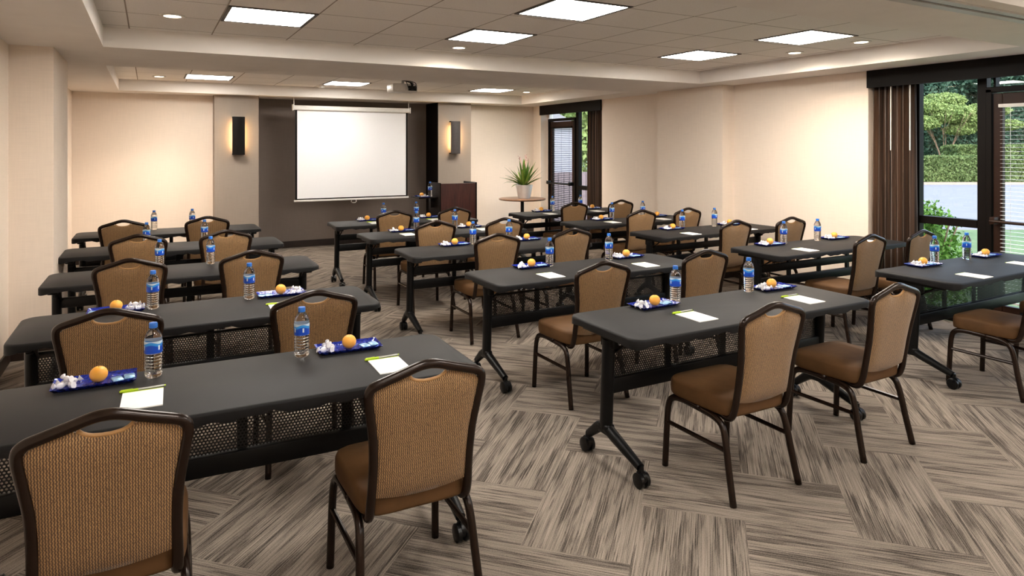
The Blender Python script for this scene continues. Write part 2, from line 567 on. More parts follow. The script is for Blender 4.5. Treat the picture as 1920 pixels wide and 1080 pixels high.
# walls
bm = bmesh.new(); box(bm, XL - .2, XL, YN, YB, 0, 2.75)
box(bm, XL, -0.67, 6.43, 7.49, 0, ZS)
struct(bm, 'wall_left', 'beige')
bm = bmesh.new(); box(bm, XL - .2, XR + .2, YN - .2, YN, 0, 2.75)
struct(bm, 'wall_near', 'beige')
WY1a, WY1b = 9.03, 11.0       # far window opening
WY2a, WY2b = 0.9, 4.35        # near window opening
bm = bmesh.new()
box(bm, XR, XR + .2, YN, WY2a, 0, 2.75)
box(bm, XR, XR + .2, WY2b, WY1a, 0, 2.75)
box(bm, XR, XR + .2, WY1b, 11.7, 0, 2.75)
box(bm, 6.42, XR, 6.18, 7.42, 0, ZS)
struct(bm, 'wall_right', 'beige')
PX0, PX1, PX2, PX3 = 0.87, 1.50, 4.50, 5.14
bm = bmesh.new(); box(bm, XL, PX0, YB, YB + .3, 0, 2.6); box(bm, PX3, XR, YB, YB + .3, 0, 2.6)
struct(bm, 'wall_back', 'beige')
bm = bmesh.new(); box(bm, PX0, PX1, 11.0, 11.6, 0, ZS); struct(bm, 'wall_pilaster_left', 'taupe')
bm = bmesh.new(); box(bm, PX2, PX3, 11.0, 11.6, 0, ZS); struct(bm, 'wall_pilaster_right', 'taupe')
bm = bmesh.new(); box(bm, PX1, PX2, 11.55, 11.75, 0, 2.6); struct(bm, 'wall_recess', 'umber')
bm = bmesh.new(); box(bm, PX2 - .012, PX2, 11.0, 11.55, 0, ZS); struct(bm, 'trim_7', 'black_frame')  # thin dark panel stands in for the shade on this pilaster's inner side
# baseboards
def baseboard(name, segs):
    bm = bmesh.new()
    for s in segs: box(bm, *s, 0, 0.11, bevel=.004)
    struct(bm, name, 'dark_wood')
baseboard('baseboard_back', [(XL, PX0, YB - .015, YB), (PX3, XR, YB - .015, YB), (PX0, PX1, 10.985, 11.0), (PX2, PX3, 10.985, 11.0), (PX1, PX2, 11.535, 11.55)])
baseboard('baseboard_left', [(XL, XL + .015, YN, 6.43), (XL, XL + .015, 7.49, YB), (XL, -.655, 6.415, 6.43), (-.67, -.655, 6.43, 7.49)])
baseboard('baseboard_right', [(XR - .015, XR, WY2b, 6.18), (XR - .015, XR, 7.42, WY1a), (6.405, 6.42, 6.18, 7.42), (6.405, XR, 6.165, 6.18)])
# dark pelmets over both windows
for i, (a, b) in enumerate(((WY1a, WY1b), (WY2a, WY2b))):
    bm = bmesh.new()
    box(bm, XR - .03, XR + .0, a, b, 2.29, ZS - .001)
    struct(bm, 'trim_%d' % (3 + i), 'black_frame')

# ------------------------------------------------------------------ windows and doors in the right wall
GX = 6.80
def bars(bm, rects, x0, x1):
    for (a, b, c, d_) in rects: box(bm, x0, x1, a, b, c, d_, bevel=.004, seg=1)
def window(idx, ya, yb, rails, panes, mull):
    root = empty('window_%d' % idx, (0, 0, 0)); root['kind'] = 'structure'
    bm = bmesh.new()
    bars(bm, rails, GX - .03, GX + .05)
    finish(bm, 'window_frame', 'black_frame', root)
    for (a, b, c, d_) in panes:
        bm = bmesh.new(); box(bm, GX + .006, GX + .012, a, b, c, d_)
        finish(bm, 'pane', 'glass', root)
    return root
def glass_door(idx, ya, yb, blind_gap, tilt):
    """wide stile glass door with a blind and a panic bar, plus a transom above"""
    root = empty('door_%d' % idx, (0, 0, 0)); root['kind'] = 'structure'
    bm = bmesh.new()
    bars(bm, [(ya, ya + .05, 0, 2.20), (yb - .05, yb, 0, 2.20), (ya, yb, 2.17, 2.22)], GX - .05, GX + .05)
    finish(bm, 'door_frame', 'black_frame', root)
    bm = bmesh.new()
    bars(bm, [(ya + .055, ya + .13, .02, 2.16), (yb - .13, yb - .055, .02, 2.16), (ya + .13, yb - .13, 2.06, 2.16), (ya + .13, yb - .13, .02, .24)], GX - .03, GX + .02)
    finish(bm, 'door_leaf', 'door_wood', root)
    bm = bmesh.new(); box(bm, GX - .004, GX + .004, ya + .13, yb - .13, .24, 2.06)
    finish(bm, 'pane', 'glass', root)
    bm = bmesh.new()
    z_ = .30
    while z_ < 2.02:
        dz = .011 * math.sin(tilt); dx = .011 * math.cos(tilt)
        vs = [bm.verts.new(p) for p in ((GX - .040 - dx, ya + .12, z_ - dz), (GX - .040 - dx, yb - .12, z_ - dz), (GX - .040 + dx, yb - .12, z_ + dz), (GX - .040 + dx, ya + .12, z_ + dz))]
        vt = [bm.verts.new(v_.co + Vector((0, 0, .0012))) for v_ in vs]
        for i_ in range(4): bm.faces.new((vs[i_], vs[(i_ + 1) % 4], vt[(i_ + 1) % 4], vt[i_]))
        bm.faces.new(vs[::-1]); bm.faces.new(vt)
        z_ += blind_gap
    for yy in (ya + .2, (ya + yb) / 2, yb - .2): box(bm, GX - .042, GX - .040, yy, yy + .002, .28, 2.05)
    box(bm, GX - .058, GX - .03, ya + .11, yb - .11, 2.03, 2.06)
    box(bm, GX - .052, GX - .03, ya + .12, yb - .12, .27, .285)
    finish(bm, 'blind', 'black_frame' if idx == 1 else 'white_plastic', root)
    bm = bmesh.new()
    tube(bm, [(GX - .12, ya + .07, 1.0), (GX - .12, yb - .07, 1.0)], .014, 10)
    for yy in (ya + .09, yb - .09):
        box(bm, GX - .13, GX - .03, yy - .02, yy + .02, .975, 1.04, bevel=.005)
    finish(bm, 'panic_bar', 'black_metal' if idx == 1 else 'door_wood', root, 40)
    bm = bmesh.new(); box(bm, GX + .004, GX + .010, ya + .04, yb - .04, 2.23, 2.34)
    finish(bm, 'transom_pane', 'glass', root)
    return root
# near window bay: fixed light then door
window(2, 3.29, 4.35, [(3.30, 3.38, 0, 2.47), (3.91, 4.35, 0, 2.47), (3.38, 3.91, .915, .99), (3.38, 3.91, 2.335, 2.47), (3.38, 3.91, 0, .10), (0.9, 3.30, 2.34, 2.47), (3.225, 3.245, 2.22, 2.34)],
       [(3.38, 3.91, .99, 2.335), (3.38, 3.91, .10, .915)], None)
glass_door(2, 2.33, 3.30, .036, 0.06)
window(3, 0.9, 2.33, [(0.9, .98, 0, 2.34), (2.25, 2.33, 0, 2.34), (.98, 2.25, .915, .99), (.98, 2.25, 0, .10)],
       [(.98, 2.25, .99, 2.34), (.98, 2.25, .10, .915)], None)
# far window bay: door at the far end, narrow fixed light, curtain
window(1, 9.03, 10.10, [(9.94, 10.02, 0, 2.47), (9.03, 9.15, 0, 2.47), (9.15, 9.94, .915, .99), (9.15, 9.94, 2.335, 2.47), (9.15, 9.94, 0, .10), (10.02, 11.0, 2.34, 2.47)],
       [(9.15, 9.94, .99, 2.335), (9.15, 9.94, .10, .915)], None)
glass_door(1, 10.02, 10.95, .034, 0.4)
bm = bmesh.new(); box(bm, GX - .02, XR + .25, 10.95, 11.0, 0, 2.34); struct(bm, 'trim_5', 'white_paint')

def curtain(name, y0, y1, x, label, folds, flare=0.0):
    root = empty(name, (x, (y0 + y1) / 2, 0.02))
    w = (y1 - y0)
    bm = bmesh.new()
    nu, nv = folds * 10, 16
    g = []
    for j in range(nv + 1):
        s = j / nv
        z_ = 0.0 + s * 2.28
        row = []
        for i in range(nu + 1):
            u_ = i / nu
            amp = .036 + .012 * math.sin(u_ * 9)
            yy = (u_ - .5) * w * (1 + flare * (1 - s) ** 1.5) + .012 * math.sin(u_ * folds * 4 * PI + 1)
            xx = amp * math.sin(u_ * folds * 2 * PI + .6 * math.sin(3 * s)) * (1 - .25 * s)
            row.append(bm.verts.new((xx, yy, z_)))
        g.append(row)
    for j in range(nv):
        for i in range(nu):
            bm.faces.new((g[j][i], g[j][i + 1], g[j + 1][i + 1], g[j + 1][i]))
    bmesh.ops.solidify(bm, geom=bm.faces[:], thickness=.004)
    finish(bm, 'drape', 'curtain', root, 180)
    tag(root, label, 'curtain')
    return root
cu = curtain('curtain', 3.90, 4.335, 6.69, 'long brown striped curtain beside the near window by the parking lot view', 7, .09)
for yy in (4.12, 3.925):
    bm = bmesh.new()
    tube(bm, [(-.052, yy - cu.location.y, 1.62), (-.052, yy - cu.location.y, 2.27)], .006, 8)
    finish(bm, 'draw_wand', 'white_plastic', cu, 40)
curtain('curtain', 9.05, 9.52, 6.69, 'narrow brown curtain at the far window near the potted plant', 6, .05)

# ------------------------------------------------------------------ ceiling lights
def troffer():
    root = empty('ceiling_light_panel')
    bm = bmesh.new()
    for a in ((-.3, .3, -.3, -.275), (-.3, .3, .275, .3), (-.3, -.275, -.275, .275), (.275, .3, -.275, .275)):
        box(bm, *a, -.006, 0)
    finish(bm, 'rim', 'panel_frame', root)
    bm = bmesh.new(); box(bm, -.28, .28, -.28, .28, -.004, -.001)
    finish(bm, 'diffuser', 'diffuser', root)
    return root
P = Proto(troffer())
trof = [(0.775, 5.185, 'left', 'far row of the near tray'), (2.605, 5.185, 'middle', 'far row of the near tray'), (5.045, 5.185, 'right', 'far row of the near tray'),
        (0.775, 3.965, 'left', 'near row of the near tray, above the photo edge'), (2.605, 3.90, 'middle', 'near row of the near tray'), (5.045, 3.90, 'right', 'near row of the near tray'),
        (0.72, 9.98, 'left', 'far ceiling tray'), (2.605, 9.98, 'middle', 'far ceiling tray'), (5.045, 9.98, 'right', 'far ceiling tray')]
for x_, y_, s, d_ in trof:
    P.put((x_, y_, ZC), 0, 'bright square ceiling light panel, %s one in the %s' % (s, d_), 'ceiling light', 'square light panels in the ceiling trays')
for x_ in (.775, 2.605, 5.045):
    for y_ in (1.10, -.95):
        P.put((x_, y_, ZC), 0, 'square ceiling light panel in the tray behind the photographer', 'ceiling light', 'light panels behind the photographer')

def downlight():
    root = empty('recessed_downlight')
    bm = bmesh.new()
    lathe(bm, [(.058, -.001), (.085, -.001), (.085, -.006), (.078, -.009), (.058, -.009), (.058, -.001)], 24)
    finish(bm, 'trim_ring', 'trim_white', root, 40)
    bm = bmesh.new()
    lathe(bm, [(0, -.002), (.058, -.002), (.058, -.005), (0, -.005)], 24)
    finish(bm, 'lamp', 'down_glow', root)
    return root
P = Proto(downlight())
for n_, (x_, y_, lb) in enumerate(((0.15, 5.45, 'left of the near tray panel'), (2.61, 5.86, 'below the middle near tray panel'), (5.73, 4.55, 'nearer the curtain, left of the pair'),
                  (5.68, 3.80, 'nearest the near window, right of the pair'), (0.12, 10.15, 'left end of the far tray'), (5.72, 9.98, 'right end of the far tray'), (5.7, .8, 'behind the photographer'))):
    o = P.put((x_, y_, ZC), 0, 'round recessed ceiling downlight, %s' % lb, 'downlight', 'round downlights in the ceiling trays')
    ld = bpy.data.lights.new('downlight_beam', 'SPOT')
    back = y_ > 9
    ld.energy = DOWN_W * (3.6 if back else 1.0)
    ld.color = (1.0, 0.84, 0.66)
    ld.spot_size = R(112 if back else 168); ld.spot_blend = .8 if back else 1.0; ld.shadow_soft_size = .05
    lo = bpy.data.objects.new('downlight_beam', ld); C.objects.link(lo)
    lo.parent = o; lo.location = (0, 0, -.02)
bm = bmesh.new(); lathe(bm, [(0, 0), (.06, 0), (.06, -.02), (.045, -.035), (0, -.038)], 20)
o = finish(bm, 'smoke_detector', 'trim_white', None, 40, (2.35, 10.5, ZC))
tag(o, 'small round white smoke detector on the far ceiling tray', 'smoke detector')

# ------------------------------------------------------------------ projector
pr = empty('ceiling_projector', (3.13, 8.95, 2.44))
bm = bmesh.new(); box(bm, -.19, .17, -.14, .14, 0, .115, bevel=.02, seg=3); finish(bm, 'body', 'white_plastic', pr, 40)
bm = bmesh.new(); box(bm, .03, .15, -.146, -.138, .02, .085); finish(bm, 'port_panel', 'black', pr)
bm = bmesh.new(); lathe(bm, [(0, 0), (.04, 0), (.045, .01), (.045, .03), (0, .03)], 20)
lens = finish(bm, 'lens', 'black', pr, 40, (-.05, .135, .06)); lens.rotation_euler = (R(-90), 0, 0)
bm = bmesh.new(); tube(bm, [(0, 0, .11), (0, 0, .185)], .022, 12); box(bm, -.06, .06, -.06, .06, .112, .122); box(bm, -.07, .07, -.07, .07, .178, .19)
finish(bm, 'ceiling_mount', 'white_plastic', pr, 40)
for i in range(9):
    a = random.uniform(.03, .15)
    bm = bmesh.new()
    tube(bm, smoothpath([(a, -.14, random.uniform(.04, .08)), (a + random.uniform(-.03, .03), -.19, random.uniform(.02, .08)), (a + random.uniform(-.05, .05), -.17, .12), (random.uniform(-.03, .08), -.08, .16), (random.uniform(-.02, .02), 0, .175)], 5), .005, 6)
    finish(bm, 'cable', 'cable', pr, 180)
tag(pr, 'white ceiling projector with black cables, hanging before the screen', 'projector')

# ------------------------------------------------------------------ projection screen
sc = empty('projection_screen', (2.99, 11.0, .80))
SY = 0.0
bm = bmesh.new(); box(bm, -.91, .91, -.002, .002, .05, 1.47); finish(bm, 'screen_fabric', 'screen', sc)
bm = bmesh.new(); box(bm, -.94, -.91, -.002, .002, .03, 1.47); box(bm, .91, .94, -.002, .002, .03, 1.47); box(bm, -.91, .91, -.002, .002, .03, .05)
finish(bm, 'black_border', 'black', sc)
bm = bmesh.new(); box(bm, -.97, .97, -.045, .035, 1.47, 1.545, bevel=.012, seg=3); box(bm, -.985, -.965, -.05, .04, 1.46, 1.56, bevel=.006); box(bm, .965, .985, -.05, .04, 1.46, 1.56, bevel=.006)
finish(bm, 'roller_case', 'white_plastic', sc, 40)
bm = bmesh.new(); box(bm, -.96, .96, -.012, .012, 0, .03, bevel=.005); finish(bm, 'bottom_bar', 'white_plastic', sc, 40)
bm = bmesh.new(); tube(bm, [(-.035, -.01, 0), (-.045, -.01, -.025), (-.02, -.01, -.045), (.02, -.01, -.045), (.045, -.01, -.025), (.035, -.01, 0)], .005, 8)
finish(bm, 'pull_handle', 'white_plastic', sc, 180)
for s in (-.96, .96):
    bm = bmesh.new(); tube(bm, [(s, 0, 1.54), (s, 0, ZS - .80)], .006, 8); finish(bm, 'hanger', 'white_plastic', sc, 40)
tag(sc, 'large white projection screen hanging before the dark brown wall', 'projection screen')

# ------------------------------------------------------------------ wall sconces
def sconce(x, label, face):
    root = empty('wall_sconce', (x, 11.0, 1.56))
    bm = bmesh.new(); box(bm, -.05, .05, -.02, 0, .06, .52); finish(bm, 'back_plate', 'sconce_metal', root)
    bm = bmesh.new()
    n = 10
    poly = []
    for i in range(n + 1):
        u_ = -1 + 2 * i / n
        poly.append((u_ * .09, -.115 + .022 * (u_ * u_)))
    poly += [(.09, -.080), (-.09, -.080)]
    prism(bm, poly, 0, .58)
    finish(bm, 'shade', face, root, 30)
    bm = bmesh.new(); box(bm, -.085, .085, -.080, 0, 0, .018); box(bm, -.085, .085, -.080, 0, .562, .58)
    finish(bm, 'end_cap', 'sconce_metal', root)
    bm = bmesh.new(); box(bm, -.058, .058, -.058, -.022, .08, .50, bevel=.01); finish(bm, 'lamp', 'sconce_glow', root)
    tag(root, label, 'wall lamp')
sconce(1.20, 'dark wall sconce on the left taupe pilaster, glowing warm at its sides', 'sconce_metal')
sconce(4.80, 'grey wall sconce on the right taupe pilaster above the lectern', 'sconce_grey')

# ------------------------------------------------------------------ lectern
le = empty('lectern', (4.03, 9.28, 0))
bm = bmesh.new(); box(bm, -.28, .28, -.22, -.20, .04, 1.14, bevel=.003); finish(bm, 'front_panel', 'mahogany', le)
for s in (-1, 1):
    bm = bmesh.new(); x0, x1 = sorted((s * .28, s * .30)); box(bm, x0, x1, -.23, .22, 0.0, 1.150, bevel=.004); finish(bm, 'side_panel', 'black_wood', le)
bm = bmesh.new(); box(bm, -.28, .28, -.20, .22, 1.06, 1.085); finish(bm, 'reading_top', 'mahogany', le)
bm = bmesh.new(); box(bm, -.28, .28, -.20, .22, .50, .52); finish(bm, 'inner_shelf', 'mahogany', le)
bm = bmesh.new(); box(bm, -.28, .28, -.20, .22, .04, .06); finish(bm, 'bottom_panel', 'mahogany', le)
bm = bmesh.new(); box(bm, -.60, -.302, -.17, .17, .925, .945, bevel=.004); box(bm, -.36, -.302, -.02, .02, .78, .925); finish(bm, 'side_shelf', 'black_wood', le)
tag(le, 'dark mahogany lectern with a small side shelf below the right sconce', 'lectern')

# ------------------------------------------------------------------ round side table and plant
rt = empty('round_side_table', (5.93, 10.5, 0))
bm = bmesh.new(); lathe(bm, [(0, .725), (.41, .725), (.425, .735), (.425, .748), (.41, .755), (0, .755)], 48); finish(bm, 'table_top', 'walnut_top', rt, 40)
bm = bmesh.new(); lathe(bm, [(0, .02), (.032, .02), (.032, .725), (0, .725)], 20); lathe(bm, [(0, .70), (.12, .70), (.12, .724), (0, .724)], 20); finish(bm, 'column', 'black_metal', rt, 40)
bm = bmesh.new(); lathe(bm, [(0, 0), (.25, 0), (.25, .012), (.05, .03), (0, .03)], 32); finish(bm, 'base', 'black_metal', rt, 40)
tag(rt, 'small round pedestal table in the back corner carrying the plant', 'table')
pp = empty('potted_plant', (5.95, 10.47, .755))
bm = bmesh.new()
lathe(bm, [(0, 0), (.10, 0), (.112, .02), (.145, .18), (.158, .245), (.146, .245), (.136, .21), (0, .21)], 32)
finish(bm, 'pot', 'white_pot', pp, 50)
bm = bmesh.new(); lathe(bm, [(0, .20), (.134, .20), (.134, .225), (0, .23)], 20); finish(bm, 'soil', 'soil', pp, 40)
def blade(bm, a, L, lift, w, droop):
    pts = []
    for i in range(9):
        s = i / 8
        r_ = .02 + L * s * math.cos(lift)
        z_ = .22 + L * s * math.sin(lift) - droop * s * s * L
        pts.append(Vector((r_ * math.cos(a), r_ * math.sin(a), z_)))
    side = Vector((-math.sin(a), math.cos(a), 0))
    prev = None
    for i, p in enumerate(pts):
        s = i / 8
        ww = w * (math.sin(min(1, s * 2.5 + .25) * PI / 2)) * (1 - s ** 3) + .001
        row = [bm.verts.new(p - side * ww), bm.verts.new(p + Vector((0, 0, -ww * .35))), bm.verts.new(p + side * ww), bm.verts.new(p + Vector((0, 0, -ww * .35 + .003)))]
        if prev:
            for k_ in range(4): bm.faces.new((prev[k_], prev[(k_ + 1) % 4], row[(k_ + 1) % 4], row[k_]))
        prev = row
rs = random.Random(3)
for i in range(44):
    bm = bmesh.new()
    a = i * 2.399 + rs.uniform(-.2, .2)
    lift = R(rs.uniform(28, 86)); L = rs.uniform(.38, .56)
    blade(bm, a, L, lift, rs.uniform(.022, .033), rs.uniform(.15, .75) * (1 - lift / 1.7))
    finish(bm, 'leaf', 'leaf' if i % 4 else 'leaf_edge', pp, 180)
for i in range(3):
    bm = bmesh.new()
    a = i * 2.1 + .4
    tip = (.07 * math.cos(a), .07 * math.sin(a), .70 + .03 * i)
    tube(bm, [(0, 0, .22), (.02 * math.cos(a), .02 * math.sin(a), .5), tip], .004, 6)
    for k_ in range(6):
        c_ = Vector(tip) + Vector((rs.uniform(-.03, .03), rs.uniform(-.03, .03), rs.uniform(-.03, .04)))
        bmesh.ops.create_icosphere(bm, subdivisions=1, radius=.008, matrix=Matrix.Translation(c_))
    finish(bm, 'flower_spike', 'flower', pp, 180)
tag(pp, 'spiky green potted plant in a white pot on the round table', 'plant')

# ------------------------------------------------------------------ training tables
TW, TD, TZ = 1.83, 0.61, 0.74
def rounded(w, d_, r_, n=6):
    pts = []
    for cx_, cy_, a0 in ((w / 2 - r_, d_ / 2 - r_, 0), (-w / 2 + r_, d_ / 2 - r_, 90), (-w / 2 + r_, -d_ / 2 + r_, 180), (w / 2 - r_, -d_ / 2 + r_, 270)):
        for i in range(n + 1):
            a = R(a0 + 90 * i / n)
            pts.append((cx_ + r_ * math.cos(a), cy_ + r_ * math.sin(a)))
    return pts
def table_proto(mesh_panel):
    root = empty('training_table')
    # top under a stretched black cover
    bm = bmesh.new()
    base = rounded(TW, TD, .07)
    full = []
    for i in range(len(base)):
        a, b = Vector(base[i]), Vector(base[(i + 1) % len(base)])
        n = max(1, int((b - a).length / .05))
        for j in range(n): full.append(a.lerp(b, j / n))
    rings = []
    for (ins, z_) in ((.012, TZ), (.003, TZ - .004), (0, TZ - .012), (0.0, None), (.02, None), (.03, TZ - .035)):
        ring = []
        for i, p in enumerate(full):
            c_ = p * (1 - ins / .5) if False else Vector((p.x - math.copysign(min(ins, abs(p.x)), p.x), p.y - math.copysign(min(ins, abs(p.y)), p.y)))
            zz_ = z_ if z_ is not None else TZ - .040 - .010 * (math.sin(p.x * 23 + p.y * 9) * math.sin(p.x * 7 + 1)) - .004 * math.sin(p.x * 61)
            ring.append(bm.verts.new((c_.x, c_.y, zz_)))
        rings.append(ring)
    m = len(full)
    for a, b in zip(rings, rings[1:]):
        for i in range(m): bm.faces.new((a[i], a[(i + 1) % m], b[(i + 1) % m], b[i]))
    bm.faces.new(rings[0]); bm.faces.new(rings[-1][::-1])
    finish(bm, 'tabletop', 'cover', root, 50)
    LX = .84
    for s in (-1, 1):
        x_ = s * LX
        bm = bmesh.new()
        tube(bm, [(x_, .045, .19), (x_, .02, .66)], .042, 14, ry=.72, up=(0, 1, 0))
        finish(bm, 'leg_column', 'black_metal', root, 40)
        bm = bmesh.new()
        box(bm, x_ - .03, x_ + .03, -.20, .22, .672, .702, bevel=.006)
        box(bm, x_ - .02, x_ + .02, -.04, .07, .62, .675, bevel=.008)
        tube(bm, [(x_ - s * .03, -.12, .675), (x_ - s * .03, .03, .58)], .007, 8)
        finish(bm, 'top_bracket', 'black_metal', root, 40)
        bm = bmesh.new()
        box(bm, x_ - .028, x_ + .028, .00, .09, .16, .215, bevel=.012, seg=3)
        tube(bm, [(x_, .03, .19), (x_, -.02, .17), (x_, -.235, .095)], [.030, .030, .022], 10, ry=1.0)
        tube(bm, [(x_, .06, .19), (x_, .11, .17), (x_, .20, .10)], [.030, .030, .022], 10, ry=1.0)
        ft = finish(bm, 'foot', 'black_metal', root, 40)
        for yy in (-.245, .215):
            bm = bmesh.new()
            for sx in (-1, 1):
                cyl = []
                cxx = x_ + sx * .018
                tube(bm, [(cxx - .012, yy, .038), (cxx - .008, yy, .038), (cxx + .008, yy, .038), (cxx + .012, yy, .038)], [.032, .038, .038, .032], 18, up=(0, 0, 1))
            tube(bm, [(x_ - .010, yy, .050), (x_ + .010, yy, .050)], .034, 14, up=(0, 0, 1))
            tube(bm, [(x_, yy, .07), (x_, yy, .105)], .011, 10)
            finish(bm, 'caster', 'rubber', ft, 40)
    if mesh_panel:
        bm = bmesh.new(); box(bm, -LX + .03, LX - .03, .028, .030, .455, .600); finish(bm, 'modesty_panel', 'perf', root)
        bm = bmesh.new()
        box(bm, -LX, LX, .005, .045, .375, .455, bevel=.006)
        finish(bm, 'crossbar', 'black_metal', root, 40)
        bm = bmesh.new(); box(bm, -LX, LX, .015, .040, .598, .612, bevel=.003)
        for xx in (-.42, .0, .42): box(bm, xx - .02, xx + .02, .034, .046, .44, .69)
        finish(bm, 'upper_rail', 'black_metal', root, 40)
    else:
        for (z0, z1) in ((.535, .605), (.405, .485)):
            bm = bmesh.new(); box(bm, -LX, LX, .010, .045, z0, z1, bevel=.006); finish(bm, 'crossbar', 'black_metal', root, 40)
        bm = bmesh.new()
        for xx in (-.42, .0, .42): box(bm, xx - .018, xx + .018, .016, .040, .42, .69)
        finish(bm, 'strut', 'black_metal', root)
    return root

ROWN = {1: 'nearest', 2: 'second nearest', 3: 'third nearest', 4: 'second farthest', 5: 'farthest'}
COLN = {'L': 'left', 'M': 'middle', 'R': 'right'}
TAB = {'L1': (.33, 2.85, -1.5), 'L2': (.31, 4.16, 0), 'L3': (.27, 5.62, -.5), 'L4': (.24, 7.01, 0), 'L5': (.22, 8.36, 0),
       'M1': (2.96, 2.81, 0), 'M2': (2.97, 4.26, .8), 'M3': (2.88, 5.60, -.8), 'M4': (2.88, 6.86, 0), 'M5': (2.85, 8.10, -1.5),
       'R1': (5.72, 2.84, .8), 'R2': (5.64, 4.18, -.3), 'R3': (5.56, 5.57, .8), 'R4': (5.42, 6.76, 0), 'R5': (5.40, 8.10, 1.5)}
PM = Proto(table_proto(True)); PS = Proto(table_proto(False))
for k_, (x_, y_, a) in TAB.items():
    msh = k_ in ('L1', 'L2', 'M1', 'M2', 'R1')
    lb = 'black flip-top training table %s, %s in the %s column' % ('with perforated panel' if msh else 'with two open rails', ROWN[int(k_[1])], COLN[k_[0]])
    (PM if msh else PS).put((x_, y_, 0), R(a), lb, 'table', 'black training tables in rows')

